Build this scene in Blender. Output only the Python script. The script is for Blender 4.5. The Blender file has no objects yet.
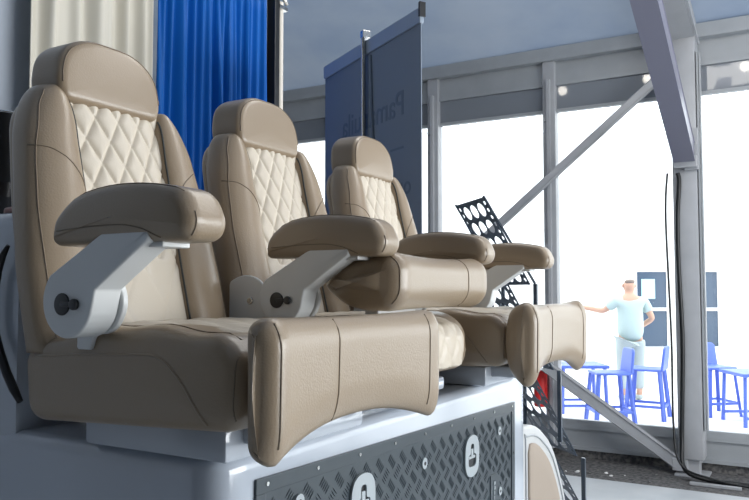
import bpy, bmesh, math, random
from mathutils import Vector, Matrix
from mathutils.bvhtree import BVHTree
random.seed(7)
PI = math.pi
scn = bpy.context.scene
COL = scn.collection
# ---------------------------------------------------------------- camera
cam_d = bpy.data.cameras.new('camera'); cam = bpy.data.objects.new('camera', cam_d); COL.objects.link(cam)
cam.location = (0, 0, 1.6)
cam.rotation_euler = (PI/2 + math.atan(40/750), 0, math.radians(30))
cam_d.sensor_width = 36; cam_d.lens = 36*750/749; cam_d.clip_end = 200
scn.camera = cam
# ---------------------------------------------------------------- world, exposure
w = bpy.data.worlds.new('overcast_sky'); scn.world = w; w.use_nodes = True
bg = w.node_tree.nodes['Background']
bg.inputs['Color'].default_value = (0.93, 0.97, 1.0, 1); bg.inputs['Strength'].default_value = 4.0
scn.view_settings.view_transform = 'Standard'
scn.view_settings.look = 'None'
scn.view_settings.exposure = 0.0
scn.view_settings.gamma = 1.0
def area(name, loc, target, sx, sy, power, col):
    l = bpy.data.lights.new(name, 'AREA'); l.shape = 'RECTANGLE'; l.size = sx; l.size_y = sy
    l.energy = power; l.color = col
    o = bpy.data.objects.new(name, l); COL.objects.link(o); o.location = loc
    o.rotation_euler = (Vector(target)-Vector(loc)).to_track_quat('-Z', 'Y').to_euler()
    return o
# daylight coming in through the open side of the tent, to the right of the frame, plus two unseen fill lights
area('side_daylight', (4.4, 3.4, 1.9), (-1, 2.0, 1.5), 4.6, 2.4, 370, (0.95, 0.98, 1.0))
area('window_bay_fill', (.6, 3.9, 4.45), (.3, 5.2, 0), 5.0, 1.0, 130, (1.0, 0.97, 0.92))  # added overhead to brighten the window frames; no fixture there
area('hall_fill', (1.2, -1.8, 3.7), (-1.0, 1.5, 1.4), 1.6, 1.6, .8, (1.0, 0.94, 0.86))  # weak unseen fill from behind the viewer

# ---------------------------------------------------------------- materials
def mat(name, col, rough=.5, metal=0., bump=None, var=None, spec=.5, coat=0.):
    m = bpy.data.materials.new(name); m.use_nodes = True
    nt = m.node_tree; b = nt.nodes['Principled BSDF']
    b.inputs['Base Color'].default_value = (*col, 1); b.inputs['Roughness'].default_value = rough
    b.inputs['Metallic'].default_value = metal; b.inputs['Specular IOR Level'].default_value = spec
    b.inputs['Coat Weight'].default_value = coat; b.inputs['Coat Roughness'].default_value = .1
    tc = nt.nodes.new('ShaderNodeTexCoord')
    if var:                       # (scale, amount, second colour)
        n = nt.nodes.new('ShaderNodeTexNoise'); n.inputs['Scale'].default_value = var[0]; n.inputs['Detail'].default_value = 5
        nt.links.new(tc.outputs['Object'], n.inputs['Vector'])
        r = nt.nodes.new('ShaderNodeValToRGB'); r.color_ramp.elements[0].position = .5-var[1]; r.color_ramp.elements[1].position = .5+var[1]
        r.color_ramp.elements[0].color = (*col, 1); r.color_ramp.elements[1].color = (*var[2], 1)
        nt.links.new(n.outputs['Fac'], r.inputs['Fac']); nt.links.new(r.outputs['Color'], b.inputs['Base Color'])
    if bump:                      # (scale, strength)
        n = nt.nodes.new('ShaderNodeTexNoise'); n.inputs['Scale'].default_value = bump[0]; n.inputs['Detail'].default_value = 3
        nt.links.new(tc.outputs['Object'], n.inputs['Vector'])
        bp = nt.nodes.new('ShaderNodeBump'); bp.inputs['Strength'].default_value = bump[1]; bp.inputs['Distance'].default_value = .004
        nt.links.new(n.outputs['Fac'], bp.inputs['Height']); nt.links.new(bp.outputs['Normal'], b.inputs['Normal'])
    return m
LEATHER = mat('tan_leather', (.292, .222, .150), .31, bump=(260, .12), spec=.65)
CREAM = mat('cream_leather', (.60, .53, .43), .40, bump=(260, .1))
THREAD = mat('seam_thread', (.19, .145, .10), .7)
PIPE = mat('dark_piping', (.03, .035, .035), .5)
WHITEM = mat('white_powder_coat', (.66, .67, .66), .35)
GEL = mat('white_gelcoat', (.40, .44, .50), .14, var=(3, .3, (.44, .48, .53)), coat=.5)
BLACK = mat('black_plastic', (.012, .013, .015), .35)
DPLATE = mat('black_chequer_plate', (.030, .042, .052), .33, var=(9, .25, (.038, .052, .062)))
RING = mat('grey_latch_metal', (.36, .40, .42), .32)
STEEL = mat('stainless_steel', (.62, .62, .6), .22, 1.0)
GREYM = mat('grey_painted_aluminium', (.33, .35, .37), .42, var=(5, .25, (.38, .40, .42)))
COLM = mat('column_aluminium', (.37, .38, .40), .4, var=(7, .25, (.43, .44, .46)))
BRACEM = mat('brace_aluminium', (.20, .20, .26), .4)
TRANS = mat('transom_panel', (.22, .24, .27), .035)
def canvas():
    m = mat('tent_canvas', (.24, .30, .40), .6, var=(1.3, .16, (.31, .36, .44)), bump=(3, .3)); nt = m.node_tree
    b = nt.nodes['Principled BSDF']; o = [n for n in nt.nodes if n.type == 'OUTPUT_MATERIAL'][0]
    t = nt.nodes.new('ShaderNodeBsdfTranslucent'); mx = nt.nodes.new('ShaderNodeMixShader'); mx.inputs[0].default_value = .12
    src = b.inputs['Base Color'].links[0].from_socket; nt.links.new(src, t.inputs['Color'])
    nt.links.new(b.outputs[0], mx.inputs[1]); nt.links.new(t.outputs[0], mx.inputs[2]); nt.links.new(mx.outputs[0], o.inputs[0]); return m
CEIL = canvas()
BLUEC = mat('blue_curtain_satin', (.003, .10, .40), .42, spec=.22)
CREAMC = mat('cream_curtain_cloth', (.62, .585, .50), .7)
GREYW = mat('grey_partition_paint', (.46, .50, .56), .7, bump=(40, .5))
FLOORM = mat('pale_floor_sheet', (.42, .45, .48), .45, var=(4, .2, (.50, .52, .54)))
DIRT = mat('dark_floor_grit', (.055, .055, .06), .85, var=(30, .12, (.16, .155, .15)), bump=(60, 1))
PAVE = mat('bright_paving', (.78, .76, .74), .8, var=(6, .2, (.7, .7, .7)))
WHITEW = mat('white_building_paint', (.85, .86, .87), .7)
BLUEP = mat('blue_plastic', (.10, .17, .62), .4)
FILM = mat('dark_perforated_sheet', (.045, .062, .085), .35)
BANNER = mat('grey_banner_cloth', (.20, .25, .32), .6, var=(1.2, .2, (.22, .26, .31)))
INK = mat('banner_ink', (.14, .18, .24), .6)
CLAMP = mat('banner_clamp', (.34, .40, .48), .3)
RED = mat('red_paint', (.75, .02, .02), .4)
BEIGE = mat('beige_padding', (.30, .245, .195), .55)
SKIN = mat('skin', (.55, .33, .24), .5)
MINT = mat('pale_mint_cloth', (.44, .55, .54), .8)
PALE = mat('pale_trouser_cloth', (.38, .44, .45), .8)
HAIR = mat('short_grey_hair', (.25, .2, .17), .8)
DARKG = mat('dark_window_glass', (.05, .08, .13), .15)
POSTER = mat('pale_blue_sheet', (.42, .68, .75), .5)
WALLM = mat('hall_wall_paint', (.05, .055, .065), .8)  # kept dark to cut light bouncing back onto the seats
CABLE = mat('black_cable_rubber', (.01, .011, .012), .4)
BROWN = mat('reddish_brown_wood', (.20, .05, .03), .35)
def glass():
    m = bpy.data.materials.new('clear_window_pane'); m.use_nodes = True; nt = m.node_tree
    for n in list(nt.nodes): nt.nodes.remove(n)
    o = nt.nodes.new('ShaderNodeOutputMaterial'); mx = nt.nodes.new('ShaderNodeMixShader')
    t = nt.nodes.new('ShaderNodeBsdfTransparent'); t.inputs['Color'].default_value = (.97, .985, .985, 1)
    g = nt.nodes.new('ShaderNodeBsdfGlossy'); g.inputs['Roughness'].default_value = .02
    f = nt.nodes.new('ShaderNodeFresnel'); f.inputs['IOR'].default_value = 1.35
    nt.links.new(f.outputs[0], mx.inputs[0]); nt.links.new(t.outputs[0], mx.inputs[1]); nt.links.new(g.outputs[0], mx.inputs[2])
    nt.links.new(mx.outputs[0], o.inputs[0]); return m
GLASS = glass()

# ---------------------------------------------------------------- helpers
def mesh_obj(name, bm, m, parent=None, smooth=False, angle=None):
    me = bpy.data.meshes.new(name); bmesh.ops.recalc_face_normals(bm, faces=bm.faces[:]); bm.to_mesh(me); bm.free()
    o = bpy.data.objects.new(name, me); COL.objects.link(o); me.materials.append(m)
    if parent: o.parent = parent
    if smooth:
        for p in me.polygons: p.use_smooth = True
        if angle: me.set_sharp_from_angle(angle=math.radians(angle))
    return o
def thing(name, label, cat, loc=(0, 0, 0), rz=0, group=None):
    o = bpy.data.objects.new(name, None); COL.objects.link(o); o.location = loc; o.rotation_euler = (0, 0, rz)
    o.empty_display_size = .1; return tag(o, label, cat, group)
def tag(o, label, cat, group=None):
    o['label'] = label; o['category'] = cat
    if group: o['group'] = group
    return o
def struct(o): o['kind'] = 'structure'; return o
def box(bm, x0, x1, y0, y1, z0, z1, bev=0, seg=2):
    r = bmesh.ops.create_cube(bm, size=1)
    for v in r['verts']:
        v.co = Vector(((x0+x1)/2+v.co.x*(x1-x0), (y0+y1)/2+v.co.y*(y1-y0), (z0+z1)/2+v.co.z*(z1-z0)))
    if bev:
        es = list({e for v in r['verts'] for e in v.link_edges})
        bmesh.ops.bevel(bm, geom=es, offset=bev, segments=seg, affect='EDGES', profile=.5)
def beam(bm, a, b, wd, ht, up=(0, 0, 1), bev=0):
    a = Vector(a); b = Vector(b); d = (b-a); L = d.length; d.normalize()
    up = Vector(up); s = d.cross(up).normalized(); u = s.cross(d)
    r = bmesh.ops.create_cube(bm, size=1)
    for v in r['verts']:
        v.co = (a+b)/2 + d*v.co.x*L + s*v.co.y*wd + u*v.co.z*ht
    if bev:
        es = list({e for v in r['verts'] for e in v.link_edges})
        bmesh.ops.bevel(bm, geom=es, offset=bev, segments=2, affect='EDGES', profile=.5)
def tube(bm, pts, r, n=8, closed=False, rs=None):
    pts = [Vector(p) for p in pts]; N = len(pts); rings = []; prev = None
    for i, p in enumerate(pts):
        if closed: t = pts[(i+1) % N]-pts[i-1]
        else: t = pts[min(i+1, N-1)]-pts[max(i-1, 0)]
        t.normalize()
        if prev is None:
            a = Vector((0, 0, 1)) if abs(t.z) < .9 else Vector((1, 0, 0)); prev = t.cross(a).normalized()
        s = (prev - t*prev.dot(t)).normalized(); prev = s; u = t.cross(s)
        rr = rs[i] if rs else r
        rings.append([bm.verts.new(p+s*rr*math.cos(2*PI*k/n)+u*rr*math.sin(2*PI*k/n)) for k in range(n)])
    for i in range(N if closed else N-1):
        A = rings[i]; B = rings[(i+1) % N]
        for k in range(n): bm.faces.new((A[k], A[(k+1) % n], B[(k+1) % n], B[k]))
    if not closed:
        bm.faces.new(rings[0][::-1]); bm.faces.new(rings[-1])
def cyl(bm, c, axis, r, h, n=32, bev=0, r2=None):
    ax = Vector(axis).normalized(); M = ax.to_track_quat('Z', 'Y').to_matrix().to_4x4(); M.translation = Vector(c)
    q = bmesh.ops.create_cone(bm, cap_ends=True, segments=n, radius1=r, radius2=r if r2 is None else r2, depth=h, matrix=M)
    if bev:
        es = [e for e in {e for v in q['verts'] for e in v.link_edges} if len(e.link_faces) == 2 and any(len(f.verts) > 4 for f in e.link_faces)]
        bmesh.ops.bevel(bm, geom=es, offset=bev, segments=3, affect='EDGES', profile=.5)
def smooth_poly(pts, radii, n=6):
    """round every corner of a polygon; returns a point list"""
    out = []; N = len(pts)
    for i in range(N):
        p = Vector(pts[i]); a = Vector(pts[i-1]); b = Vector(pts[(i+1) % N]); r = radii[i] if isinstance(radii, (list, tuple)) else radii
        d1 = (a-p); d2 = (b-p); L = min(d1.length, d2.length)*.49; r = min(r, L)
        if r < 1e-5: out.append(p.copy()); continue
        p1 = p+d1.normalized()*r; p2 = p+d2.normalized()*r
        for k in range(n+1):
            t = k/n; out.append(p1*(1-t)**2+p*2*t*(1-t)+p2*t*t)
    return out
def resample(pts, n):
    pts = [Vector(p) for p in pts]; N = len(pts); L = [0]
    for i in range(N): L.append(L[-1]+(pts[(i+1) % N]-pts[i]).length)
    out = []; j = 0
    for k in range(n):
        s = L[-1]*k/n
        while L[j+1] < s: j += 1
        seg = L[j+1]-L[j]; t = (s-L[j])/seg if seg > 1e-9 else 0
        out.append(pts[j].lerp(pts[(j+1) % N], t))
    return out
def inset(pts, d):
    N = len(pts); A = sum(pts[i].x*pts[(i+1) % N].y-pts[(i+1) % N].x*pts[i].y for i in range(N)); sg = 1 if A > 0 else -1
    out = []
    for i in range(N):
        t = (pts[(i+1) % N]-pts[i-1]).normalized(); out.append(pts[i]+Vector((-t.y, t.x))*sg*d)
    return out
def pillow(bm, outline, fn, t0, t1, fil, crown0=0, crown1=0, n=72, outline2=None):
    """outline extruded from t0 to t1 with rounded rims and crowned faces; fn(a,b,t)->xyz"""
    A = resample(outline, n); B = resample(outline2, n) if outline2 else A
    sg = 1 if t1 > t0 else -1; rings = []
    def add(P, t): rings.append([bm.verts.new(fn(p.x, p.y, t)) for p in P])
    K = 5
    def cap(P, t, s, crown, rev):
        seq = []
        for k in range(K+1):
            a = PI/2*k/K; seq.append((inset(P, fil*(1-math.sin(a))) if fil else P, t+s*fil*(1-math.cos(a)) ))
        base = seq[0][0]; c = sum(base, Vector((0, 0)))/n; inner = []
        for k in range(6):
            f = k/6; inner.append(([c+(p-c)*f for p in base] if f > 0 else None, t-s*crown*(1-f*f)))
        return seq, inner, c
    s0, i0, c0 = cap(A, t0, sg, crown0, False); s1, i1, c1 = cap(B, t1, -sg, crown1, True)
    ce0 = bm.verts.new(fn(c0.x, c0.y, i0[0][1]))
    for P, t in i0[1:]: add(P, t)
    for P, t in s0: add(P, t)
    m = 6
    for k in range(1, m):
        f = k/m; add([a.lerp(b, f) for a, b in zip(A, B)], t0+sg*fil+(t1-t0-2*sg*fil)*f)
    for P, t in s1[::-1]: add(P, t)
    for P, t in i1[1:][::-1]: add(P, t)
    ce1 = bm.verts.new(fn(c1.x, c1.y, i1[0][1]))
    for R, S in zip(rings, rings[1:]):
        for k in range(n): bm.faces.new((R[k], R[(k+1) % n], S[(k+1) % n], S[k]))
    for k in range(n):
        bm.faces.new((ce0, rings[0][(k+1) % n], rings[0][k])); bm.faces.new((ce1, rings[-1][k], rings[-1][(k+1) % n]))
def seam(name, target, pts, direction, parent, r=.0014, m=None, sub=6, off=.0003, closed=False):
    """thread or piping laid on the surface of target: pts are cast along direction"""
    bv = BVHTree.FromPolygons([v.co for v in target.data.vertices], [p.vertices[:] for p in target.data.polygons])
    d = Vector(direction).normalized(); out = []
    P = [Vector(p) for p in pts]; dense = []
    for a, b in zip(P, P[1:]):
        for k in range(sub): dense.append(a.lerp(b, k/sub))
    dense.append(P[-1])
    for _ in range(3): dense = [dense[0]]+[(dense[i-1]+dense[i]*2+dense[i+1])/4 for i in range(1, len(dense)-1)]+[dense[-1]]
    for p in dense:
        h = bv.ray_cast(p-d*1.0, d)
        if h[0] is not None: out.append(h[0]+h[1]*off*(-1 if h[1].dot(d) > 0 else 1))
    if len(out) < 2: return None
    bm = bmesh.new(); tube(bm, out, r, 6); return mesh_obj(name, bm, m or THREAD, parent, True)
def curve_plate(name, outer, holes, thick, M, m, parent=None):
    cu = bpy.data.curves.new(name, 'CURVE'); cu.dimensions = '2D'; cu.fill_mode = 'BOTH'; cu.extrude = thick/2
    for loop in [outer]+holes:
        s = cu.splines.new('POLY'); s.points.add(len(loop)-1); s.use_cyclic_u = True
        for i, p in enumerate(loop): s.points[i].co = (p[0], p[1], 0, 1)
    tmp = bpy.data.objects.new('tmp', cu); COL.objects.link(tmp)
    dg = bpy.context.evaluated_depsgraph_get(); me = bpy.data.meshes.new_from_object(tmp.evaluated_get(dg)); me.name = name
    bpy.data.objects.remove(tmp); me.transform(M); me.materials.clear(); me.materials.append(m)
    o = bpy.data.objects.new(name, me); COL.objects.link(o)
    if parent: o.parent = parent
    return o
def circ(cx, cy, rx, ry=None, n=20, rot=0):
    ry = ry or rx
    return [(cx+rx*math.cos(2*PI*k/n)*math.cos(rot)-ry*math.sin(2*PI*k/n)*math.sin(rot), cy+rx*math.cos(2*PI*k/n)*math.sin(rot)+ry*math.sin(2*PI*k/n)*math.cos(rot)) for k in range(n)]
def frame_M(o, x, y):   # matrix whose local x,y axes are given directions
    x = Vector(x).normalized(); y = Vector(y); y = (y-x*y.dot(x)).normalized(); z = x.cross(y)
    return Matrix(((x.x, y.x, z.x, o[0]), (x.y, y.y, z.y, o[1]), (x.z, y.z, z.z, o[2]), (0, 0, 0, 1)))
def simple(name, m, parent, *boxes, bev=0, smooth=False):
    bm = bmesh.new()
    for b in boxes: box(bm, *b, bev=bev)
    return mesh_obj(name, bm, m, parent)

# ================================================================ SETTING
FZ = .07
struct(simple('floor', FLOORM, None, (-7, 7, -5, 6.25, FZ-.1, FZ)))
struct(simple('trim_1', DIRT, None, (-7, 7, 6.25, 7.25, FZ-.1, FZ-.004)))
struct(simple('ground_outside', PAVE, None, (-22, 22, 7.25, 34, FZ-.12, FZ-.01)))
def ceil_z(y): return 3.9+.23*(7-y)
bm = bmesh.new()
vs = [bm.verts.new(p) for p in ((-7, 7.05, ceil_z(7.05)), (7, 7.05, ceil_z(7.05)), (7, -5, ceil_z(-5)), (-7, -5, ceil_z(-5)))]
bm.faces.new(vs)
struct(mesh_obj('ceiling', bm, CEIL))
struct(simple('wall_back', WALLM, None, (-7, 7, -5.1, -5, FZ, 6.7)))  # this and the side walls: unseen, added to keep sky light from flooding in
struct(simple('wall_left', WALLM, None, (-7.1, -7, -5, 7, FZ, 6.7)))
struct(simple('wall_right', WALLM, None, (7, 7.1, -5, 7, FZ, 6.7)))
# window wall, plane y = 7
WB = .14
struct(simple('trim_2', GREYM, None, (-7, 7, 6.9, 7.06, 3.775, 3.90), bev=.006))           # eaves beam
struct(simple('trim_3', GREYM, None, (-7, 7, 6.975, 7.04, 3.55, 3.775)))                   # head panel
struct(simple('baseboard_window', DIRT, None, (-7, 7, 6.99, 7.06, FZ-.004, WB)))
MULL = [-6.97, -5.74, -4.52, -3.31, -2.09, -.87, .35, 1.57, 2.8, 4.0, 5.2, 6.4]
wi = 0
for a, b in zip(MULL, MULL[1:]):
    wi += 1
    root = thing('window_%d' % wi, '', ''); del root['label']; del root['category']; struct(root)
    simple('bottom_rail', GREYM, root, (a, b, 6.965, 7.03, .325, .41), (a, b, 6.965, 7.03, WB, .17))
    simple('kick_panel', GREYM, root, (a, b, 6.985, 7.02, .17, .325))
    simple('transom_frame', GREYM, root, (a, b, 6.965, 7.03, 3.545, 3.58), (a, b, 6.975, 7.03, 3.29, 3.32))
    simple('transom_panel', TRANS, root, (a, b, 6.99, 7.01, 3.32, 3.545))
    simple('pane', GLASS, root, (a, b, 7.0, 7.006, .41, 3.29))
    bm = bmesh.new(); box(bm, b-.06, b+.06, 6.93, 7.05, WB, 3.775, bev=.006); box(bm, b-.018, b+.018, 6.90, 6.935, WB, 3.6, bev=.004)
    mu = mesh_obj('mullion', bm, COLM, root)
    bm = bmesh.new()
    for z in (1.2, 2.0, 3.2): box(bm, b-.05, b-.01, 6.905, 6.94, z, z+.035, bev=.004)
    mesh_obj('bracket', bm, COLM, mu)

# main portal column with rafter and knee brace
c = thing('tent_column', 'thick grey aluminium tent column standing at the window wall, cable beside it', 'column', (-.87, 6.82, 0))
bm = bmesh.new(); box(bm, -.1, .1, -.10, .10, .2, 3.78, bev=.018); mesh_obj('column_post', bm, COLM, c, True, 35)
simple('column_channel', GREYM, c, (.105, .12, -.1, -.04, .45, 3.6), (.125, .135, -.09, -.03, .45, 3.6))
simple('column_foot', COLM, c, (-.06, .06, -.06, .06, FZ, .21), (-.13, .13, -.13, .12, FZ-.005, FZ+.012), bev=.004)
bm = bmesh.new(); box(bm, .0, .11, -.13, -.1, 2.6, 2.95, bev=.004)
for z in (2.66, 2.74, 2.82): cyl(bm, (.09, -.135, z), (0, 1, 0), .012, .02, 8)
mesh_obj('gusset_plate', bm, COLM, c)
bm = bmesh.new(); beam(bm, (-.87, 6.95, ceil_z(6.95)-.13), (-.87, -2, ceil_z(-2)-.13), .17, .2, bev=.01)
beam(bm, (-.765, 6.9, ceil_z(6.9)-.2), (-.765, -2, ceil_z(-2)-.2), .02, .04)
tag(mesh_obj('tent_rafter', bm, COLM), 'grey roof rafter running back overhead from the top of the thick column', 'beam')
bm = bmesh.new(); beam(bm, (-.865, 6.70, 2.73), (-.865, 3.3, 4.30), .15, .15, bev=.008)
k = mesh_obj('knee_brace', bm, BRACEM); tag(k, 'heavy slanting brace from the thick column up under the roof', 'beam')
simple('brace_shoe', COLM, k, (-.95, -.77, 6.66, 6.76, 2.62, 2.72), bev=.005)
bm = bmesh.new(); beam(bm, (-1.12, 6.84, 3.42), (-3.30, 6.84, 1.62), .04, .06, bev=.008)
b = mesh_obj('diagonal_brace', bm, COLM); tag(b, 'thin upper diagonal brace bar crossing the windows left of the column', 'brace')
bm = bmesh.new(); beam(bm, (-.98, 6.76, .16), (-2.16, 6.76, .95), .05, .085, bev=.01)
b = mesh_obj('diagonal_brace', bm, COLM); tag(b, 'lower diagonal brace bar coming down to the foot of the column', 'brace')
simple('brace_plate', COLM, b, (-1.02, -.9, 6.73, 6.80, .10, .2), bev=.004)

# outdoor things -------------------------------------------------------------
def cw(X, Z, z=0):    # right of / ahead of the viewer's standpoint, to world
    return Vector((X*.8660254-Z*.5, X*.5+Z*.8660254, z))
bl = thing('white_building', 'bright white building facade across the paving outside the windows', 'building', cw(3.5, 14.5, FZ), math.radians(30))
simple('facade', WHITEW, bl, (-11, 12, 0, .3, 0, 4.6))
def opening(x0, x1, z0, z1):
    d = simple('glazed_opening', DARKG, bl, (x0, x1, -.03, .0, z0, z1))
    simple('opening_frame', WHITEW, d, (x0-.05, x0, -.06, 0, z0, z1+.05), (x1, x1+.05, -.06, 0, z0, z1+.05), (x0, x1, -.06, 0, z1, z1+.05), (x0, x1, -.07, -.03, 1.13, 1.19))
    return d
d1 = opening(1.55, 2.12, .45, 1.88)
simple('poster', POSTER, d1, (1.64, 1.9, -.045, -.031, 1.36, 1.74))
d2 = opening(2.83, 3.1, .45, 1.88)
tag(simple('awning_board', mat('pale_teal_board', (.55, .75, .78), .6), None, (0, .55, 0, .05, 0, .25)), 'small pale teal sign board high up outside, washed out by daylight', 'sign board')
o = bpy.data.objects['awning_board']; o.location = cw(4.75, 14.38, 2.38); o.rotation_euler = (0, 0, math.radians(30))

def stool(X, Z, rz, label, back=True, h=.60):
    p = cw(X, Z, FZ-.01); s = thing('bar_stool', label, 'stool', p, math.radians(30+rz), 'blue bar stools outside')
    bm = bmesh.new(); box(bm, -.2, .2, -.19, .19, h-.03, h, bev=.012); mesh_obj('seat', bm, BLUEP, s, True, 40)
    for sx in (-1, 1):
        for sy in (-1, 1):
            bm = bmesh.new(); beam(bm, (sx*.17, sy*.16, h-.02), (sx*.22, sy*.21, 0), .032, .032, bev=.005); mesh_obj('leg', bm, BLUEP, s)
    bm = bmesh.new()
    for q in ((1, 1, -1, 1), (1, 1, 1, -1), (-1, -1, -1, 1), (-1, -1, 1, -1)):
        beam(bm, (q[0]*.21, q[1]*.2, .16), (q[2]*.21, q[3]*.2, .16), .024, .03)
    mesh_obj('foot_rail', bm, BLUEP, s)
    if back:
        bm = bmesh.new(); O = smooth_poly([(-.19, h-.02), (.19, h-.02), (.17, h+.27), (-.17, h+.27)], [.01, .01, .06, .06])
        pillow(bm, O, lambda a, b, t: (-.185-t-.12*(b-h), a, b), 0, .03, .01)
        bk = mesh_obj('backrest', bm, BLUEP, s, True)
        bm = bmesh.new()
        for i in range(5): box(bm, -.262+.0, -.2, -.1, .1, h+.08+i*.03, h+.088+i*.03)
    return s
stool(2.72, 8.75, 180, 'blue bar stool outside with its curved back towards the bolster, nearest the brace')
stool(3.30, 9.15, 150, 'blue bar stool outside at the right of its pair, just left of the cable')
stool(4.22, 9.4, -80, 'blue bar stool with a slatted back outside, right of the thick column')
def btable(X, Z, w_, label, rz=0):
    p = cw(X, Z, FZ-.01); s = thing('bar_table', label, 'table', p, math.radians(30+rz), 'blue outdoor tables')
    bm = bmesh.new(); box(bm, -w_/2, w_/2, -.3, .3, .56, .6, bev=.008); mesh_obj('table_top', bm, BLUEP, s)
    for sx in (-1, 1):
        for sy in (-1, 1):
            bm = bmesh.new(); beam(bm, (sx*(w_/2-.05), sy*.25, .57), (sx*(w_/2-.03), sy*.27, 0), .035, .035); mesh_obj('leg', bm, BLUEP, s)
    bm = bmesh.new()
    for sy in (-1, 1): beam(bm, (-w_/2+.04, sy*.26, .1), (w_/2-.04, sy*.26, .1), .03, .03)
    mesh_obj('foot_rail', bm, BLUEP, s)
    return s
btable(2.62, 9.7, .62, 'blue outdoor table seen just past the end of the farthest leg bolster')
btable(4.45, 8.75, .66, 'blue outdoor table beside the slatted stool at the right edge')

# man outside ---------------------------------------------------------------
def skin_mesh(name, verts, edges, rad, m, parent, sub=2, root=0):
    me = bpy.data.meshes.new(name); me.from_pydata([Vector(v) for v in verts], edges, []); o = bpy.data.objects.new(name, me); COL.objects.link(o)
    md = o.modifiers.new('s', 'SKIN'); md.use_smooth_shade = True
    for i, r in enumerate(rad):
        me.skin_vertices[0].data[i].radius = r if isinstance(r, tuple) else (r, r); me.skin_vertices[0].data[i].use_root = (i == root)
    if sub: s = o.modifiers.new('u', 'SUBSURF'); s.levels = s.render_levels = sub
    dg = bpy.context.evaluated_depsgraph_get(); m2 = bpy.data.meshes.new_from_object(o.evaluated_get(dg))
    bpy.data.objects.remove(o); m2.name = name; m2.materials.clear(); m2.materials.append(m)
    for p in m2.polygons: p.use_smooth = True
    o = bpy.data.objects.new(name, m2); COL.objects.link(o); o.parent = parent; return o
man = thing('person', 'man in pale mint shirt seen from behind outside, left arm held out', 'person', cw(3.60, 10.6, FZ-.01), math.radians(30))
V = [(0, 0, .93), (0, -.01, 1.10), (0, -.01, 1.27), (0, 0, 1.40), (0, .01, 1.50), (0, .02, 1.575), (0, .02, 1.67),
     (-.19, 0, 1.38), (-.34, .12, 1.24), (-.52, .26, 1.28), (-.60, .31, 1.29),
     (.19, 0, 1.38), (.30, -.05, 1.14), (.20, .16, 1.02), (.14, .24, 1.02),
     (-.10, 0, .86), (-.11, .01, .48), (-.12, -.03, .10), (-.12, .08, .04),
     (.10, 0, .86), (.11, .03, .48), (.12, .0, .10), (.12, .11, .04)]
E_ = [(0, 1), (1, 2), (2, 3), (3, 4), (4, 5), (5, 6), (3, 7), (7, 8), (8, 9), (9, 10), (3, 11), (11, 12), (12, 13), (13, 14),
      (0, 15), (15, 16), (16, 17), (17, 18), (0, 19), (19, 20), (20, 21), (21, 22)]
R_ = [(.12, .10), (.14, .10), (.165, .115), (.13, .09), .05, (.092, .10), (.088, .10), .06, .045, .035, .03, .06, .045, .035, .03,
      .085, .06, .045, .04, .085, .06, .045, .04]
skin_mesh('body', V, E_, R_, SKIN, man)
Vs = [(0, 0, .78), (0, -.01, 1.10), (0, -.01, 1.27), (0, 0, 1.40), (-.19, 0, 1.385), (-.29, .08, 1.28), (.19, 0, 1.385), (.265, -.03, 1.22)]
skin_mesh('shirt', Vs, [(0, 1), (1, 2), (2, 3), (3, 4), (4, 5), (3, 6), (6, 7)], [(.205, .17), (.195, .16), (.19, .14), (.145, .10), .082, .075, .082, .075], MINT, man)
Vt = [(0, 0, .97), (-.10, 0, .76), (-.11, .01, .48), (-.12, -.02, .14), (.10, 0, .76), (.11, .03, .48), (.12, .01, .14)]
skin_mesh('trousers', Vt, [(0, 1), (1, 2), (2, 3), (0, 4), (4, 5), (5, 6)], [(.17, .15), .115, .09, .075, .115, .09, .075], PALE, man)
for sx, dy in ((-.12, 0), (.12, .03)): skin_mesh('shoe', [(sx, -.06+dy, .05), (sx, .12+dy, .04)], [(0, 1)], [(.06, .05), (.055, .04)], PALE, man)
skin_mesh('hair', [(0, -.012, 1.61), (0, .0, 1.70)], [(0, 1)], [(.094, .085), (.078, .09)], HAIR, man)
for s in (-1, 1):
    base = Vector((-.63, .33, 1.29)) if s < 0 else Vector((.12, .27, 1.02)); dr = Vector((-.8, .5, .05)).normalized() if s < 0 else Vector((-.6, .75, 0)).normalized()
    sd = dr.cross(Vector((0, 0, 1))).normalized(); vv = [base-dr*.03]; ee = []; rr = [.026]
    for f in range(5):
        o_ = Vector((0, 0, 1))*(.026-.017*f) if f < 4 else Vector((0, 0, .02))+sd*.02
        L_ = (.075, .085, .08, .065, .045)[f]; q = len(vv)
        vv += [base+o_+dr*(.04 if f < 4 else 0), base+o_*1.2+dr*(.04+L_*.6 if f < 4 else .04)+sd*.004, base+o_*1.2+dr*(.04+L_ if f < 4 else .07)+sd*.015]; ee += [(0, q), (q, q+1), (q+1, q+2)]; rr += [.010, .009, .008]
    skin_mesh('hand', vv, ee, rr, SKIN, man, 1)

bm = bmesh.new()
bm.free()
for sx in (-1, 1):
    bm = bmesh.new(); q = bmesh.ops.create_uvsphere(bm, u_segments=10, v_segments=8, radius=.03)
    for v in q['verts']: v.co = Vector((sx*.088+v.co.x*.45, .02+v.co.y*.6, 1.60+v.co.z))
    mesh_obj('ear', bm, SKIN, man, True)
bm = bmesh.new(); q = bmesh.ops.create_cone(bm, cap_ends=True, segments=8, radius1=.02, radius2=.008, depth=.05)
for v in q['verts']: v.co = Vector((v.co.x, .125+v.co.y, 1.59+v.co.z))
mesh_obj('nose', bm, SKIN, man, True)
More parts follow.
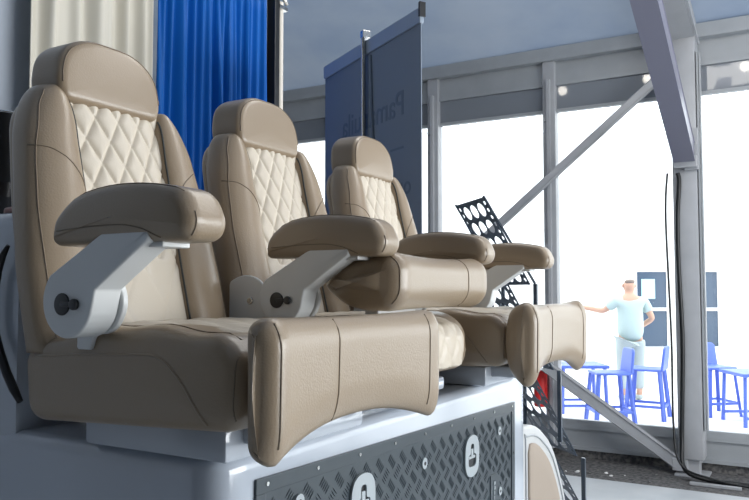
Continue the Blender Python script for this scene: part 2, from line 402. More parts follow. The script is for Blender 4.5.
# ================================================================ CURTAINS / LEFT PARTITION (plane x = -2.6)
def curtain(name, y0, y1, z0, z1, m, folds, amp, label, seed, x=-2.6):
    rnd = random.Random(seed); n = int((y1-y0)/.006); cen = []; y = y0
    while y < y1+.1:
        cen.append((y, rnd.uniform(.5, 1.15)*amp, rnd.uniform(.007, .015) if folds > 12 else rnd.uniform(.015, .035), rnd.uniform(-.03, .03))); y += rnd.uniform(.6, 1.4)/folds
    bm = bmesh.new(); rows = []; nz = 26
    for j in range(nz+1):
        f = j/nz; z = z0+(z1-z0)*f; row = []
        for i in range(n+1):
            yy = y0+(y1-y0)*i/n; d = 0
            for (cy, a, s, dr) in cen:
                q = (yy-cy-dr*(1-f)*1.5)/s
                if abs(q) < 4: d += a*math.exp(-q*q*.5)
            d += .012*math.sin(yy*9+seed)+.006*math.sin(yy*31+z*1.5)
            row.append(bm.verts.new((x+d, yy, z)))
        rows.append(row)
    for A, B in zip(rows, rows[1:]):
        for i in range(n): bm.faces.new((A[i], A[i+1], B[i+1], B[i]))
    o = mesh_obj(name, bm, m, None, True); s = o.modifiers.new('s', 'SOLIDIFY'); s.thickness = .003
    return tag(o, label, 'curtain')
curtain('curtain', 1.79, 2.425, .1, 3.2, CREAMC, 11, .055, 'cream cloth curtain hanging behind the nearest seat', 3)
curtain('curtain', 2.432, 3.255, .1, 3.235, BLUEC, 24, .055, 'bright blue pleated curtain hanging behind the seats', 11)
bm = bmesh.new(); box(bm, -2.72, -2.66, -1.5, 2.1, FZ, 3.35); tag(mesh_obj('partition_panel', bm, GREYW), 'grey textured partition panel at the far left behind the cream curtain', 'partition')
p = thing('curtain_stand', 'pale upright pole with black edge post at the right end of the blue curtain', 'frame', (-2.57, 3.325, FZ))
bm = bmesh.new(); box(bm, -.03, .03, -.035, .008, 0, 3.3, bev=.004); mesh_obj('black_post', bm, BLACK, p)
bm = bmesh.new(); cyl(bm, (.01, .035, 1.6), (0, 0, 1), .019, 3.13, 20); mesh_obj('pale_pole', bm, mat('pale_pole_paint', (.62, .58, .52), .4), p, True, 40)
bm = bmesh.new(); tube(bm, [(.0, -.03, 3.22), (.03, .0, 3.25), (.02, .05, 3.2), (.03, .08, 3.16)], .012, 8); box(bm, -.015, .035, .0, .075, 3.12, 3.14)
mesh_obj('pole_bracket', bm, STEEL, p, True, 40)
bm = bmesh.new(); tube(bm, [(-.02, .0, 3.24), (-.02, -4.5, 3.24)], .018, 12); mesh_obj('curtain_rail', bm, STEEL, p, True, 40)

# ================================================================ BANNER
N0 = Vector((-1.335, 2.693, 0)); bd = Vector((-.792, .487, 0)).normalized(); bl_ = .93
bn = thing('banner_stand', 'tall grey roll-up banner seen from behind, standing beyond the farthest seat', 'banner', (N0.x, N0.y, FZ), math.atan2(bd.y, bd.x))
simple('banner_sheet', BANNER, bn, (0, bl_, -.002, .002, .1, 2.66))
simple('top_clamp', CLAMP, bn, (-.005, bl_+.005, -.01, .01, 2.615, 2.68), bev=.003)
simple('clamp_end', BLACK, bn, (-.012, 0, -.014, .014, 2.64, 2.70))
simple('base_cassette', CLAMP, bn, (-.02, bl_+.02, -.1, .1, 0, .1), bev=.02)
bm = bmesh.new(); tube(bm, [(.47, .02, .05), (.47, .02, 2.715)], .011, 12); mesh_obj('support_pole', bm, STEEL, bn, True, 40)
bm = bmesh.new(); box(bm, .455, .485, -.01, .03, 2.69, 2.725, bev=.003); mesh_obj('pole_hook', bm, STEEL, bn)
def text_mesh(name, s, size, M, m, parent, ext=.0006):
    cu = bpy.data.curves.new(name, 'FONT'); cu.body = s; cu.size = size; cu.extrude = ext; cu.offset = .001
    tmp = bpy.data.objects.new('tmp', cu); COL.objects.link(tmp); dg = bpy.context.evaluated_depsgraph_get()
    me = bpy.data.meshes.new_from_object(tmp.evaluated_get(dg)); bpy.data.objects.remove(tmp); me.transform(M); me.materials.clear(); me.materials.append(m); me.name = name
    o = bpy.data.objects.new(name, me); COL.objects.link(o); o.parent = parent; return o
# print showing through mirrored, reads from the right as seen here
side = 1
text_mesh('banner_print', 'Pamanuila', .15, frame_M((.13, side*.0028, 2.27), (1, 0, 0), (0, 0, 1)), INK, bn)
text_mesh('banner_print', 'or F', .11, frame_M((.08, side*.0028, 1.93), (1, 0, 0), (0, 0, 1)), INK, bn)
simple('banner_print', INK, bn, (.14, .25, .0025, .0035, 2.125, 2.135))
bm = bmesh.new(); tube(bm, [(.43, .006, 2.6), (.415, .006, 2.35), (.40, .006, 2.2), (.36, .006, 1.9)], .008, 8); mesh_obj('wire', bm, INK, bn, True)

# ================================================================ FILM-LIKE PERFORATED RACK
rk = thing('perforated_rack', 'dark cascading rack of sloping sheets punched with big round holes', 'rack', (0, 0, 0))
wv = Vector((-.24*.866-.97*.5, -.24*.5+.97*.866, 0)).normalized()
P1 = Vector((-1.192, 3.007, 1.995)); sl = Vector((-1.007, 3.114, 1.626))-P1; LN = sl.length; stp = (Vector((-1.025, 3.105, 1.262))-P1)/2
WL = .345
for i in range(5):
    O = P1+stp*i; M = frame_M(O, wv, sl)
    holes = []
    for r_ in range(5):
        for c_ in range(3): holes.append(circ(.088+c_*.0845, .048+r_*.083, .037, .033))
    for k in range(12): holes.append(circ(.023, .022+k*.0345, .0125, .0105, 12)); holes.append(circ(WL-.023, .022+k*.0345, .0125, .0105, 12))
    pl = curve_plate('sloping_sheet', [(0, 0), (WL, 0), (WL, LN), (0, LN)], holes, .004, M, FILM, rk)
    e = O+sl
    dz = min(.30, e.z-FZ)
    bm = bmesh.new(); box(bm, e.x-.008, e.x+.008, e.y-.004, e.y+.012, e.z-dz if i < 4 else FZ, e.z)
    mesh_obj('upright', bm, FILM, rk); bm = bmesh.new()
    f = e+wv*(WL-.01); box(bm, f.x-.008, f.x+.008, f.y-.008, f.y+.008, f.z-dz if i < 4 else FZ, f.z)
    mesh_obj('upright', bm, FILM, rk)
bm = bmesh.new()
for q in (0, WL): 
    a = P1+wv*q+Vector((.0, 0, 0)); beam(bm, a-sl.normalized()*.01, a+sl, .006, .014, up=wv)
beam(bm, P1+Vector((0, 0, .0)), P1+wv*WL, .012, .006)
f0 = P1+stp*2+wv*WL*.5; beam(bm, P1+wv*WL+sl*.5, Vector((-1.5, 3.45, FZ)), .02, .02); beam(bm, P1+stp*4+wv*WL, Vector((-1.2, 3.6, FZ)), .02, .02)
mesh_obj('rim_bar', bm, FILM, rk)

# red thing behind rack
bm = bmesh.new(); cyl(bm, (-2.18, 6.87, .70), (0, 0, 1), .062, .36, 24, bev=.015); cyl(bm, (-2.18, 6.87, .90), (0, 0, 1), .022, .05, 12)
o = mesh_obj('red_cylinder', bm, RED, None, True, 40); tag(o, 'small red cylinder fixed by the window frame, peeping out past the perforated rack', 'cylinder')

# padded hatch
ht = thing('padded_hatch', 'beige padded hatch with rounded off-white frame past the end of the console', 'hatch', (-.9, 2.555, FZ))
O = smooth_poly([(-.03, 0), (-.03, 1.055), (.13, 1.045), (.32, .945), (.43, .81), (.53, .63), (.60, 0)], [.01, .01, .12, .12, .12, .15, .02])
bm = bmesh.new(); pillow(bm, O, lambda a, b, t: (t, a, b), -.03, .03, .012); mesh_obj('hatch_frame', bm, mat('off_white_plastic', (.45, .46, .46), .4), ht, True)
I = smooth_poly([(.03, .03), (.03, .99), (.12, .98), (.26, .90), (.36, .785), (.45, .62), (.52, .03)], [.02, .03, .08, .08, .08, .1, .02])
bm = bmesh.new(); pillow(bm, I, lambda a, b, t: (t, a, b), .0, .038, .008); mesh_obj('hatch_pad', bm, BEIGE, ht, True)
bm = bmesh.new(); tube(bm, [(.031, p_.x, p_.y) for p_ in inset(resample(O, 72), .035)], .004, 6, closed=True); mesh_obj('frame_groove', bm, GREYM, ht, True)

# ================================================================ CONSOLE
XF, CZ = -.85, 1.315
co = thing('boat_console', 'large white fibreglass boat console base carrying the three seats', 'console', (0, 0, FZ))
bm = bmesh.new()
O = smooth_poly([(-2.3, .96), (XF, .96), (XF, 2.505), (-2.3, 2.505)], [.02, .05, .03, .02], 5)
pillow(bm, O, lambda a, b, t: (a, b, t), 0, CZ-FZ, .028, n=200)
mesh_obj('console_body', bm, GEL, co, True, 50)
bm = bmesh.new(); O = smooth_poly([(-2.25, .965), (-1.392, .965), (-1.392, 2.5), (-2.25, 2.5)], [.02, .03, .03, .02], 5)
pillow(bm, O, lambda a, b, t: (a, b, t), CZ-FZ-.05, 1.765-FZ, .03, n=160)
mesh_obj('console_upstand', bm, GEL, co, True, 50)
# chequer plate hatch on the front
hp = thing('hatch_panel', '', '', (XF, 1.05, 1.268-FZ)); del hp['label']; del hp['category']; hp.parent = co; hp.rotation_euler = (-.026, 0, 0)
bm = bmesh.new(); LY = 1.335; HZ = .78
for b_ in ((0, .006, 0, LY, -.028, 0), (0, .006, 0, LY, -HZ, -HZ+.028), (0, .006, 0, .028, -HZ+.028, -.028), (0, .006, LY-.028, LY, -HZ+.028, -.028)): box(bm, *b_, bev=.0015)
fl = mesh_obj('panel_flange', bm, DPLATE, hp)
bm = bmesh.new(); box(bm, -.002, .003, .028, LY-.028, -HZ+.028, -.028)
cell = .056
def bar(cx, cy, ang, L, wd=.0032, h=.0022):
    d = Vector((math.cos(ang), math.sin(ang))); s = Vector((-d.y, d.x)); c_ = Vector((cx, cy)); x0 = .003
    P = [c_+d*L/2, c_+s*wd/2, c_-d*L/2, c_-s*wd/2]; b0 = [bm.verts.new((x0, p.x, p.y)) for p in P]
    t0 = [bm.verts.new((x0+h, (c_+(p-c_)*.45).x, (c_+(p-c_)*.45).y)) for p in P]
    bm.faces.new(t0)
    for k in range(4): bm.faces.new((b0[k], b0[(k+1) % 4], t0[(k+1) % 4], t0[k]))
ring_c = [(.364, -.112), (.969, -.115)]
cuts = [(c_[0], c_[1], .05) for c_ in ring_c]+[(.13, -.065, .02), (.666, -.085, .018), (1.193, -.075, .018), (1.20, -.26, .018), (1.145, -.32, .13)]
for iy in range(int(LY/cell)+1):
    for iz in range(13):
        cy = .05+iy*cell; cz = -.052-iz*cell
        for s in (0, 1):
            yy = cy+(cell/2 if s else 0); zz = cz-(cell/2 if s else 0)
            ang = PI/4 if (s == 0) else -PI/4
            for k in range(-2, 3):
                ox = math.cos(ang+PI/2)*k*.0072; oz = math.sin(ang+PI/2)*k*.0072
                q, r_ = yy+ox, zz+oz
                if not (.04 < q < LY-.04 and -HZ+.04 < r_ < -.04): continue
                if any(math.hypot(q-c_[0], (r_-c_[1])) < c_[2] and not (c_[2] > .1 and abs(q-c_[0]) > .04) for c_ in cuts): continue
                bar(q, r_, ang, .025, .0028, .0018)
mesh_obj('chequer_plate', bm, DPLATE, hp)
for j, (a, b) in enumerate(ring_c):     # flush pull rings
    O = smooth_poly([(a-.05, b-.058), (a+.05, b-.058), (a+.05, b+.058), (a-.05, b+.058)], .06, 8)
    slot = smooth_poly([(a-.028, b-.03), (a+.028, b-.03), (a+.028, b+.002), (a+.012, b+.006), (a+.012, b+.034), (a-.012, b+.034), (a-.012, b+.006), (a-.028, b+.002)], [.025, .025, .004, .004, .01, .01, .004, .004], 5)
    rg = curve_plate('pull_ring', [tuple(p) for p in O], [[tuple(p) for p in slot]], .005, frame_M((.0065, 0, 0), (0, 1, 0), (0, 0, 1)), RING, hp)
    simple('ring_well', BLACK, rg, (.0032, .0042, a-.03, a+.03, b-.036, b+.036))
    bm = bmesh.new(); box(bm, .004, .009, a-.008, a+.008, b-.006, b+.02, bev=.002); box(bm, .004, .0085, a-.024, a+.024, b-.008, b+.0, bev=.002)
    mesh_obj('ring_tongue', bm, RING, rg)
for a, b, r_ in ((.13, -.065, .015), (.666, -.085, .014), (1.193, -.075, .013), (1.20, -.26, .013)):
    bm = bmesh.new(); cyl(bm, (.005, a, b), (1, 0, 0), r_, .005, 24, bev=.001); fa = mesh_obj('fastener', bm, RING, hp)
    bm = bmesh.new(); cyl(bm, (.0078, a, b), (1, 0, 0), r_*.35, .001, 12); mesh_obj('key_hole', bm, BLACK, fa)
for k in range(9):
    for b in (-.012, -HZ+.014):
        bm = bmesh.new(); cyl(bm, (.0065, .03+k*(LY-.06)/8, b), (1, 0, 0), .004, .003, 10); mesh_obj('screw', bm, STEEL, hp)
for k in range(1, 5):
    for a in (.014, LY-.014):
        bm = bmesh.new(); cyl(bm, (.0065, a, -.012-k*.15), (1, 0, 0), .004, .003, 10); mesh_obj('screw', bm, STEEL, hp)
npb = bmesh.new(); box(npb, .002, .006, 1.12, 1.175, -.46, -.20, bev=.001); npo = mesh_obj('name_plate', npb, DPLATE, hp)
bm = bmesh.new(); rr_ = random.Random(2)
for k in range(16):     # illegible raised lettering running down the plate
    z = -.222-k*.0145; wd = rr_.uniform(.008, .014); box(bm, .006, .0072, 1.143, 1.143+wd, z-.009, z); box(bm, .006, .0072, 1.143, 1.147, z-.011, z+.001)
mesh_obj('raised_lettering', bm, RING, npo)

# black curved grab handle on the near side of the console
gh = thing('grab_handle', 'black curved handle on the near white side of the console, far left', 'handle')
def sidept(u, v, y=.945):   # placed on the console's near side face
    return Vector((u, y, v))
C_ = [(-1.405, 1.690), (-1.421, 1.671), (-1.436, 1.64), (-1.446, 1.60), (-1.448, 1.55), (-1.440, 1.51), (-1.423, 1.475), (-1.40, 1.435), (-1.375, 1.403), (-1.354, 1.38)]
bm = bmesh.new(); tube(bm, [sidept(*c_) for c_ in C_], .012, 10, rs=[.004, .007, .008, .009, .009, .009, .009, .009, .009, .006]); mesh_obj('grip', bm, BLACK, gh, True)

# tumbler and wood trim on the upstand
tb = thing('tumbler', 'black tapered tumbler standing on the console at the far left edge', 'tumbler', (-1.712, 1.125, 1.766))
bm = bmesh.new(); prof = [(0, 0), (.030, 0), (.032, .004), (.040, .09), (.047, .098), (.052, .13), (.062, .25), (.063, .262), (.058, .262), (.05, .13), (.03, .02), (0, .015)]
rings = [[bm.verts.new((r_*math.cos(2*PI*k/32), r_*math.sin(2*PI*k/32), z)) for k in range(32)] for r_, z in prof[1:-1]]
for A, B in zip(rings, rings[1:]):
    for k in range(32): bm.faces.new((A[k], A[(k+1) % 32], B[(k+1) % 32], B[k]))
bm.faces.new(rings[0]); bm.faces.new(rings[-1])
mesh_obj('cup', bm, BLACK, tb, True, 40)
bm = bmesh.new(); tube(bm, [(.062*math.cos(2*PI*k/32), .062*math.sin(2*PI*k/32), .262) for k in range(32)], .003, 6, closed=True); mesh_obj('rim', bm, STEEL, tb, True)
bm = bmesh.new(); O = smooth_poly([(-1.9, 1.03), (-1.45, 1.03), (-1.42, 1.2), (-1.9, 1.3)], .05)
pillow(bm, O, lambda a, b, t: (a, b, t), 1.7655, 1.773, .003); 
bm.free()
bm = bmesh.new(); O = smooth_poly([(-1.55, 1.02), (-1.44, 1.0), (-1.43, 1.1), (-1.55, 1.12)], .03)
pillow(bm, O, lambda a, b, t: (a, b, t), 1.7655, 1.782, .006); tag(mesh_obj('wood_block', bm, BROWN, None, True), 'small reddish brown wooden block beside the tumbler', 'block')

# ================================================================ SEATS
S0 = Vector((-1.0, 1.115, 1.37))       # seat root for the first seat: x, y, cushion underside height
def xq(z):          # front of the back cushion, world x by world z
    t = [(1.50, -1.175), (1.55, -1.188), (1.65, -1.213), (1.80, -1.248), (1.90, -1.275), (1.985, -1.296), (2.2, -1.34)]
    for (a, b), (c_, d) in zip(t, t[1:]):
        if z <= c_: return b+(d-b)*(z-a)/(c_-a)
    return t[-1][1]
def L(x, y, z): return (x+1.0, y, z-1.37)     # world profile -> seat local
def make_seat(i, label, mode):
    rt = thing('helm_seat', label, 'seat', S0+Vector((0, .575*i-(0, .012, .012)[i], 0)), 0, 'tan helm seats on the console')
    raised = mode == 'raised'; fx = -.815 if raised else -.728
    # base
    bm = bmesh.new(); box(bm, -.17, fx+1.0-.10, -.165, .19, -.0545, .004, bev=.008); box(bm, -.14, fx+1-.02, -.12, .14, -.03, .004, bev=.008); mesh_obj('seat_base', bm, GEL, rt, True, 35)
    # cushion
    O = smooth_poly([(-1.222, 1.366), (fx-.02, 1.385), (fx, 1.42), (fx-.004, 1.50), (fx-.045, 1.534), (-1.0, 1.545), (-1.18, 1.515), (-1.236, 1.49)], [.04, .04, .03, .05, .05, .06, .04, .04])
    bm = bmesh.new()
    def dish(a, b, t):
        k = max(0, (b-1.46)/.085); return L(a, t, b-.016*k*(1-min(1, abs(t)/.17)**2)+.004*k*math.sin(a*40))
    pillow(bm, O, dish, -.254, .254, .026, .005, .005, n=90); cu = mesh_obj('seat_cushion', bm, LEATHER, rt, True)
    for s in (-1, 1):
        seam('piping', cu, [L(-1.195, 0, 1.483), L(-1.05, 0, 1.492), L(-.93, 0, 1.497), L(-.90, 0, 1.497), L(-.87, 0, 1.487), L(-.835, 0, 1.455), L(-.805, 0, 1.415), L(-.79, 0, 1.395)], (0, -s, 0), cu, r=.0022, m=LEATHER)
    seam('seam', cu, [L(-1.1, -.212, 2), L(-.9, -.212, 2), L(fx-.03, -.212, 2)], (0, 0, -1), cu)
    if not raised: seam('seam', cu, [(fx-.012+1, -.5, 1.50-1.37), (fx-.012+1, -.5, 1.46-1.37), (fx-.014+1, -.5, 1.405-1.37)], (0, 1, 0), cu)
    # quilted cream insert over the top (and the front where the bolster is up)
    bm = bmesh.new()
    O2 = [Vector(L(a, 0, b)) for a, b in ((-1.15, 1.53), (-1.0, 1.533), (fx-.06, 1.523), (fx-.012, 1.506), (fx+.007, 1.48), (fx+.009, 1.44), (fx+.003, 1.402))]
    dense = []
    for a, b in zip(O2, O2[1:]):
        for k in range(10): dense.append(a.lerp(b, k/10))
    dense.append(O2[-1])
    for _ in range(4): dense = [dense[0]]+[(dense[k-1]+dense[k]*2+dense[k+1])/4 for k in range(1, len(dense)-1)]+[dense[-1]]
    hw = .20 if raised else .165; rows = []; s_ = 0
    for k, p_ in enumerate(dense):
        if k: s_ += (p_-dense[k-1]).length
        t_ = (dense[min(k+1, len(dense)-1)]-dense[max(k-1, 0)]).normalized(); nrm = Vector((-t_.z, 0, t_.x)); row = []
        for j in range(61):
            y = -hw+2*hw*j/60; a = y/.075+s_/.12; b = y/.075-s_/.12; dd = min(abs(a-round(a)), abs(b-round(b))); e = min(1, (hw-abs(y))/.02)
            row.append(bm.verts.new(p_+Vector((0, y, 0))+nrm*((.007*(1-math.exp(-dd/.10)))*e-.004*(1-e)+.001)))
        rows.append(row)
    for A, B in zip(rows, rows[1:]):
        for j in range(60): bm.faces.new((A[j], A[j+1], B[j+1], B[j]))
    q = mesh_obj('seat_insert', bm, CREAM, rt, True); md = q.modifiers.new('s', 'SOLIDIFY'); md.thickness = .003; md.offset = 0
    # back shell
    O = smooth_poly([(-.222, 1.50), (.222, 1.50), (.230, 1.72), (.20, 1.96), (.12, 2.01), (-.12, 2.01), (-.20, 1.96), (-.230, 1.72)], [.05, .05, .12, .07, .05, .05, .07, .12])
    bm = bmesh.new(); pillow(bm, O, lambda a, b, t: L(xq(b)-.028-t, a, b), 0, .052, .018, 0, .006, n=100); sh = mesh_obj('back_shell', bm, LEATHER, rt, True)
    # side bolsters of the backrest
    for s in (-1, 1):
        bm = bmesh.new(); rings = []; nz = 34; na = 36
        z0, z1 = 1.488, 2.012
        for j in range(nz+1):
            f = j/nz; f = 1-(1-f)**1.5; z = z0+(z1-z0)*f
            yi = .112; yo = .250 if f < .25 else .250-((f-.25)/.75)**1.3*.05
            top = max(0, (z-(z1-.11))/.11); k = math.sqrt(max(0, 1-top*top)) if top > 0 else 1; k = max(k, .02)
            cy = (yi+yo)/2*1.0-(.008*top); hy = (yo-yi)/2*k**.8; tilt = .022*(1-f)
            xc = xq(z)-.010; hx = .046*k**.55
            row = []
            for m_ in range(na):
                a = 2*PI*m_/na; c_, s2 = math.cos(a), math.sin(a); e = 2/2.7
                dx = math.copysign(abs(c_)**e, c_)*hx; dy = math.copysign(abs(s2)**e, s2)*hy
                row.append(bm.verts.new(L(xc+dx-(.016*abs(dy)/hy if dy > 0 else 0)*1.0, s*(cy+dy), z)))
            rings.append(row)
        for A, B in zip(rings, rings[1:]):
            for m_ in range(na): bm.faces.new((A[m_], A[(m_+1) % na], B[(m_+1) % na], B[m_]))
        bm.faces.new(rings[0]); bm.faces.new(rings[-1])
        sb = mesh_obj('side_bolster', bm, LEATHER, rt, True)
        seam('seam', sb, [L(0, s*.228, 1.50), L(0, s*.229, 1.62), L(0, s*.226, 1.75), L(0, s*.212, 1.87), L(0, s*.19, 1.96), L(0, s*.17, 1.995)], (-1, 0, 0), sb)
        seam('seam', sb, [L(0, s*.224, 1.875), L(0, s*.19, 1.872), L(0, s*.155, 1.85), L(0, s*.13, 1.82), L(0, s*.118, 1.79)], (-1, 0, 0), sb)
        seam('piping', sb, [L(0, s*.1165, 1.53), L(0, s*.1165, 1.75), L(0, s*.118, 1.93), L(0, s*.122, 1.985)], (-1, 0, 0), sb, r=.0022, m=PIPE)
    # quilted centre
    bm = bmesh.new(); rows = []; nz, ny = 200, 84; hw = .126
    for j in range(nz+1):
        z = 1.475+(2.03-1.475)*j/nz; row = []
        for k in range(ny+1):
            y = -hw+2*hw*k/ny; W, H_ = .0575, .098; sc = 1 if z > 1.665 else 2
            a = y/(W*sc)+(z-1.665)/(H_*sc); b = y/(W*sc)-(z-1.665)/(H_*sc); dd = min(abs(a-round(a)), abs(b-round(b)))*sc
            fade = 1 if z > 1.665 else max(.25, 1-(1.665-z)/.05)
            pf = .0095*(1-math.exp(-dd/.11))*fade+.004*(1-fade)
            row.append(bm.verts.new(L(xq(z)+pf+.012*(1-(y/hw)**2)-.004-(.03 if k in (0, ny) or j in (0, nz) else 0), y, z)))
        rows.append(row)
    for A, B in zip(rows, rows[1:]):
        for k in range(ny): bm.faces.new((A[k], A[k+1], B[k+1], B[k]))
    q = mesh_obj('quilted_back_panel', bm, CREAM, rt, True); md = q.modifiers.new('s', 'SOLIDIFY'); md.thickness = .004; md.offset = 0
    q['label'] = 'cream diamond-quilted back panel'
    # headrest
    O = smooth_poly([(-.136, 1.980), (.114, 1.980), (.128, 2.02), (.116, 2.09), (.055, 2.128), (-.07, 2.128), (-.132, 2.09), (-.146, 2.02)], [.035, .035, .05, .07, .08, .08, .07, .05], 8)
    bm = bmesh.new(); pillow(bm, O, lambda a, b, t: L(-1.272-t-.12*(b-1.985), a, b), 0, .105, .018, .003, .003, n=96); hd = mesh_obj('headrest', bm, LEATHER, rt, True)
    O3 = inset(resample(O, 60), .007); pts = [L(0, p_.x, p_.y) for p_ in O3]
    up_ = [p_ for p_ in pts if p_[2] > .625+.01]
    up_.sort(key=lambda p_: p_[1]); seam('seam', hd, up_, (-1, 0, 0), hd, r=.0013, sub=3)
    # leg bolster
    def blo(end, mid, hl, fil, crown):
        n = 64; E1 = resample(end, n); M1 = resample(mid, n); bm = bmesh.new(); rings = []; T = []
        for k in range(6): T.append((-1, k/6, True))
        c_e = sum(E1, Vector((0, 0)))/n
        def ring(P, y): rings.append([bm.verts.new((p_.x+1, y, p_.y-1.37)) for p_ in P])
        ins = [inset(E1, fil*(1-math.sin(PI/2*k/5))) for k in range(6)]
        for f in (.04, .25, .45, .65, .85): ring([c_e+(p_-c_e)*f for p_ in ins[0]], -hl-crown*(1-f*f))
        for k in range(6): ring(ins[k], -hl+fil*(1-math.cos(PI/2*k/5)))
        for k in range(1, 30):
            t = -1+2*k/30; tt = abs(t)**2.2; ring([m_.lerp(e_, tt) for m_, e_ in zip(M1, E1)], t*(hl-fil))
        for k in range(5, -1, -1): ring(ins[k], hl-fil*(1-math.cos(PI/2*k/5)))
        for f in (.85, .65, .45, .25, .04): ring([c_e+(p_-c_e)*f for p_ in ins[0]], hl+crown*(1-f*f))
        for A, B in zip(rings, rings[1:]):
            for k in range(n): bm.faces.new((A[k], A[(k+1) % n], B[(k+1) % n], B[k]))
        bm.faces.new(rings[0]); bm.faces.new(rings[-1])
        o_ = mesh_obj('leg_bolster', bm, LEATHER, rt, True); o_['label'] = 'hinged front leg bolster'; return o_
    if raised:
        E2 = smooth_poly([(-.972, 1.612), (-.905, 1.672), (-.785, 1.688), (-.752, 1.66), (-.752, 1.585), (-.785, 1.552), (-.90, 1.556)], [.03, .06, .03, .03, .03, .03, .05])
        M2 = smooth_poly([(-.97, 1.612), (-.905, 1.665), (-.787, 1.680), (-.757, 1.655), (-.757, 1.588), (-.787, 1.556), (-.90, 1.560)], [.03, .06, .03, .03, .03, .03, .05])
        lb = blo(E2, M2, .268, .045, .02)
        for y_ in (-.25, .116):
            seam('seam', lb, [L(0, y_, 1.675), L(0, y_, 1.62), L(0, y_, 1.56)], (-1, 0, 0), lb)
            seam('seam', lb, [L(-.95, y_, 2), L(-.86, y_, 2), L(-.765, y_, 2)], (0, 0, -1), lb)
        bm = bmesh.new(); box(bm, .06, .10, -.1, .1, .15, .19, bev=.005); mesh_obj('hinge_bracket', bm, WHITEM, rt)
    else:
        E2 = smooth_poly([(-.706, 1.358), (-.662, 1.342), (-.648, 1.382), (-.646, 1.53), (-.664, 1.562), (-.708, 1.556)], [.03, .025, .04, .04, .025, .03])
        M2 = smooth_poly([(-.730, 1.392), (-.680, 1.383), (-.664, 1.425), (-.661, 1.530), (-.676, 1.557), (-.728, 1.553)], [.02, .02, .03, .03, .02, .02])
        if i == 2:
            E2 = smooth_poly([(-.728, 1.375), (-.675, 1.325), (-.643, 1.36), (-.640, 1.53), (-.665, 1.572), (-.722, 1.55), (-.738, 1.47)], [.04, .04, .05, .04, .035, .04, .05])
            M2 = [Vector((p_.x+.008, 1.460+(p_.y-1.462)*1.04)) for p_ in M2]
        lb = blo(E2, M2, .283, .030, .007); lb.location.y = .006 if i < 2 else .012
        for y_ in (-.262, -.09, .225):
            seam('seam', lb, [L(0, y_, 1.552), L(0, y_, 1.46), L(0, y_, 1.375)], (-1, 0, 0), lb)
    # armrests: near side for every seat, far side too on the last
    for s in ([-1, 1] if i == 2 else [-1]):
        yc = s*.275 if s < 0 else .298
        bm = bmesh.new(); O = smooth_poly([(-1.078, 1.672), (-.775, 1.672), (-.760, 1.70), (-.782, 1.750), (-.86, 1.765), (-.95, 1.768), (-1.03, 1.755), (-1.078, 1.715)], [.012, .02, .03, .035, .05, .05, .04, .03], 6)
        pillow(bm, O, lambda a, b, t: L(a, yc+t, b), -.045, .045, .024, .004, .004, n=96); ar = mesh_obj('armrest', bm, LEATHER, rt, True)
        seam('seam', ar, [L(-1.07, 0, 1.695), L(-.97, 0, 1.70), L(-.90, 0, 1.700), L(-.86, 0, 1.692), L(-.83, 0, 1.678)], (0, 1, 0), ar, r=.0011)
        seam('seam', ar, [L(-1.06, yc-.03, 3), L(-.9, yc-.03, 3), L(-.79, yc-.03, 3)], (0, 0, -1), ar, r=.0011)
        seam('seam', ar, [(.223-.01, yc-.03, .325+.02), (.223-.01, yc-.03, .325), (.223-.01, yc-.03, .31)], (-1, 0, 0), ar, r=.0011)
        y0 = yc-.043
        A = [(-1.031+.060*math.cos(a_), 1.582+.060*math.sin(a_)) for a_ in [math.radians(g) for g in range(135, 352, 12)]]
        O = A+[(-.965, 1.600), (-.90, 1.643), (-.852, 1.674), (-.85, 1.690), (-.95, 1.690)]
        bm = bmesh.new(); pillow(bm, [Vector(p_) for p_ in O], lambda a, b, t: L(a, y0+t, b), 0, .055, .004, n=160); br = mesh_obj('arm_bracket', bm, WHITEM, ar, True, 50)
        bm = bmesh.new(); box(bm, -1.0+1, -.835+1, yc-.028, yc+.03, 1.665-1.37, 1.6735-1.37, bev=.002); mesh_obj('arm_plate', bm, WHITEM, ar)
        bm = bmesh.new(); cyl(bm, L(-1.040, y0-.001, 1.577), (0, 1, 0), .018, .004, 28, bev=.001); box(bm, .96, 1.0-.012, y0-.006, y0-.001, .203, .211, bev=.001); cyl(bm, L(-1.008, y0-.004, 1.577), (0, 1, 0), .009, .008, 20, bev=.002)
        for v in bm.verts: v.co.x -= 0 if v.co.x < .5 else 1.0
        mesh_obj('tilt_knob', bm, BLACK, ar, True, 40)
        bm = bmesh.new(); cyl(bm, L(-.934, y0+.026, 1.6265), (.55, 0, -.83), .009, .004, 20); mesh_obj('bolt_hole', bm, BLACK, ar)
    for s in (-1, 1):
        # pivot plates on both sides of the back
        O = smooth_poly([(-1.19, 1.52), (-1.075, 1.52), (-1.072, 1.585), (-1.10, 1.628), (-1.15, 1.637), (-1.19, 1.62)], [.005, .01, .04, .03, .03, .01], 6) if s > 0 else smooth_poly([(-1.075, 1.50), (-1.04, 1.50), (-1.035, 1.525), (-.985, 1.53), (-.957, 1.58), (-.985, 1.632), (-1.04, 1.64), (-1.075, 1.62)], [.003, .005, .01, .03, .045, .03, .03, .01], 6)
        bm = bmesh.new(); y0 = .256 if s > 0 else -.250
        pillow(bm, O, lambda a, b, t: L(a, y0+t, b), 0, .011 if s > 0 else -.012, .003, n=80); pp = mesh_obj('pivot_plate', bm, WHITEM, rt, True, 50)
        if s > 0:
            bm = bmesh.new(); cyl(bm, L(-1.125, .255, 1.575), (0, 1, 0), .0085, .006, 24, bev=.002); cyl(bm, L(-1.125, .251, 1.575), (0, 1, 0), .004, .003, 6); mesh_obj('bolt', bm, STEEL, pp, True, 40)
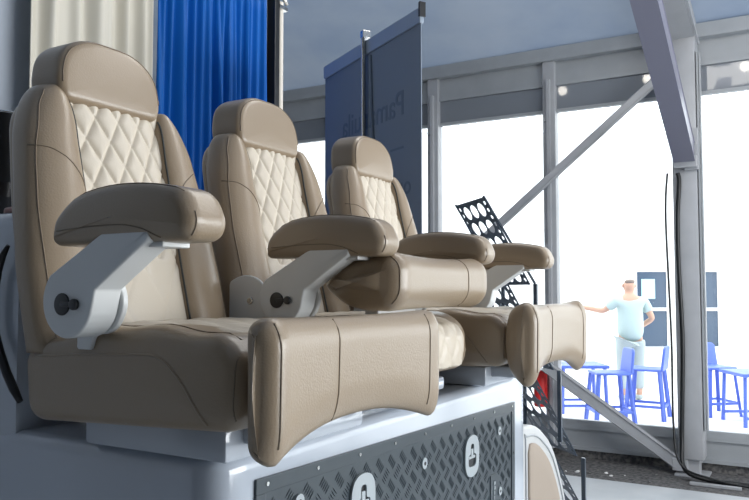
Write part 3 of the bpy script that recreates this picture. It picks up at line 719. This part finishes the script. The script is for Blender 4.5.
    for ch in rt.children:      # the backs sit slightly towards the near side
        if ch.name.split('.')[0] in ('back_shell', 'side_bolster', 'quilted_back_panel', 'headrest'): ch.location.y = (-.008, -.028, -.022)[i]
    return rt
make_seat(0, 'tan leather helm seat nearest the viewer, cream quilted back and leg bolster lowered', 'down')
make_seat(1, 'middle tan leather helm seat with its leg bolster flipped up on the cushion', 'raised')
make_seat(2, 'farthest tan leather helm seat, leg bolster lowered, next to the perforated rack', 'down')

# ================================================================ SMALL THINGS
bm = bmesh.new()
P = [(-.925, 6.69, z) for z in (2.58, 2.5, 2.2, 1.8, 1.2, .7, .35)]
P = [(x+.012*math.sin(i*1.9), y, z) for i, (x, y, z) in enumerate(P)]+[(-.91, 6.60, .16), (-.78, 6.56, .10), (-.5, 6.58, FZ+.012), (0, 6.62, FZ+.012), (.6, 6.6, FZ+.012)]
def spline(P, n=8):
    P = [Vector(p) for p in P]; out = []
    for i in range(len(P)-1):
        p0 = P[max(i-1, 0)]; p1 = P[i]; p2 = P[i+1]; p3 = P[min(i+2, len(P)-1)]
        for k in range(n):
            t = k/n; out.append(.5*((2*p1)+(p2-p0)*t+(2*p0-5*p1+4*p2-p3)*t*t+(3*p1-p0-3*p2+p3)*t**3))
    return out+[P[-1]]
tube(bm, spline(P), .018, 8); tag(mesh_obj('power_cable', bm, CABLE, None, True), 'thick black cable running down beside the column and along the floor', 'cable')
bm = bmesh.new(); P = [(-1.0, 6.66, 2.58), (-1.02, 6.66, 2.2), (-.995, 6.66, 1.2), (-.99, 6.64, .5), (-.93, 6.55, .2), (-.7, 6.5, .12), (-.3, 6.52, FZ+.008), (.5, 6.5, FZ+.008)]
tube(bm, spline(P), .009, 8); tag(mesh_obj('power_cable', bm, CABLE, None, True), 'thin black cable hanging left of the thick one by the column', 'cable')
bm = bmesh.new(); box(bm, -.85, -.48, 6.43, 6.47, FZ-.003, FZ+.02, bev=.004); tag(mesh_obj('metal_strip', bm, COLM), 'flat pale metal strip lying on the floor by the column foot', 'strip')
for k in range(26):
    x = random.uniform(-1.9, -.5); y = random.uniform(6.35, 6.65); r_ = random.uniform(.008, .024)
    if y < 6.52 and x > -1.05: continue
    if y > 6.5 and x > -1.1: continue
    bm = bmesh.new(); bmesh.ops.create_icosphere(bm, subdivisions=1, radius=r_)
    for v in bm.verts: v.co *= random.uniform(.7, 1.3); v.co.z *= .5
    o = mesh_obj('rubble_piece', bm, DIRT if k % 3 else PAVE); o.location = (x, y, FZ+r_*.25)
    tag(o, ('small %s piece of grit on the dark floor strip below the windows' % ('dark' if k % 3 else 'pale')), 'rubble', 'rubble below the windows')
# tent lamps, above and behind the viewer; the transom panels mirror them
for k, (x, y) in enumerate(((-3.21, 2.6), (-1.95, 2.6), (-.67, 2.6))):
    lm = thing('hanging_lamp', ('leftmost', 'middle', 'rightmost')[k]+' of three round lamps hanging from the tent roof', 'lamp', (x, y, 4.68), 0, 'tent roof lamps')
    bm = bmesh.new(); bmesh.ops.create_uvsphere(bm, u_segments=20, v_segments=12, radius=.07)
    em = bpy.data.materials.get('lamp_glow') or bpy.data.materials.new('lamp_glow'); em.use_nodes = True
    b_ = em.node_tree.nodes['Principled BSDF']; b_.inputs['Emission Color'].default_value = (1, .93, .82, 1); b_.inputs['Emission Strength'].default_value = 18
    mesh_obj('bulb', bm, em, lm, True)
    bm = bmesh.new(); cyl(bm, (0, 0, .07), (0, 0, 1), .04, .06, 16); tube(bm, [(0, 0, .08), (0, 0, ceil_z(y)-4.68-.0)], .006, 6); mesh_obj('lamp_cord', bm, BLACK, lm)
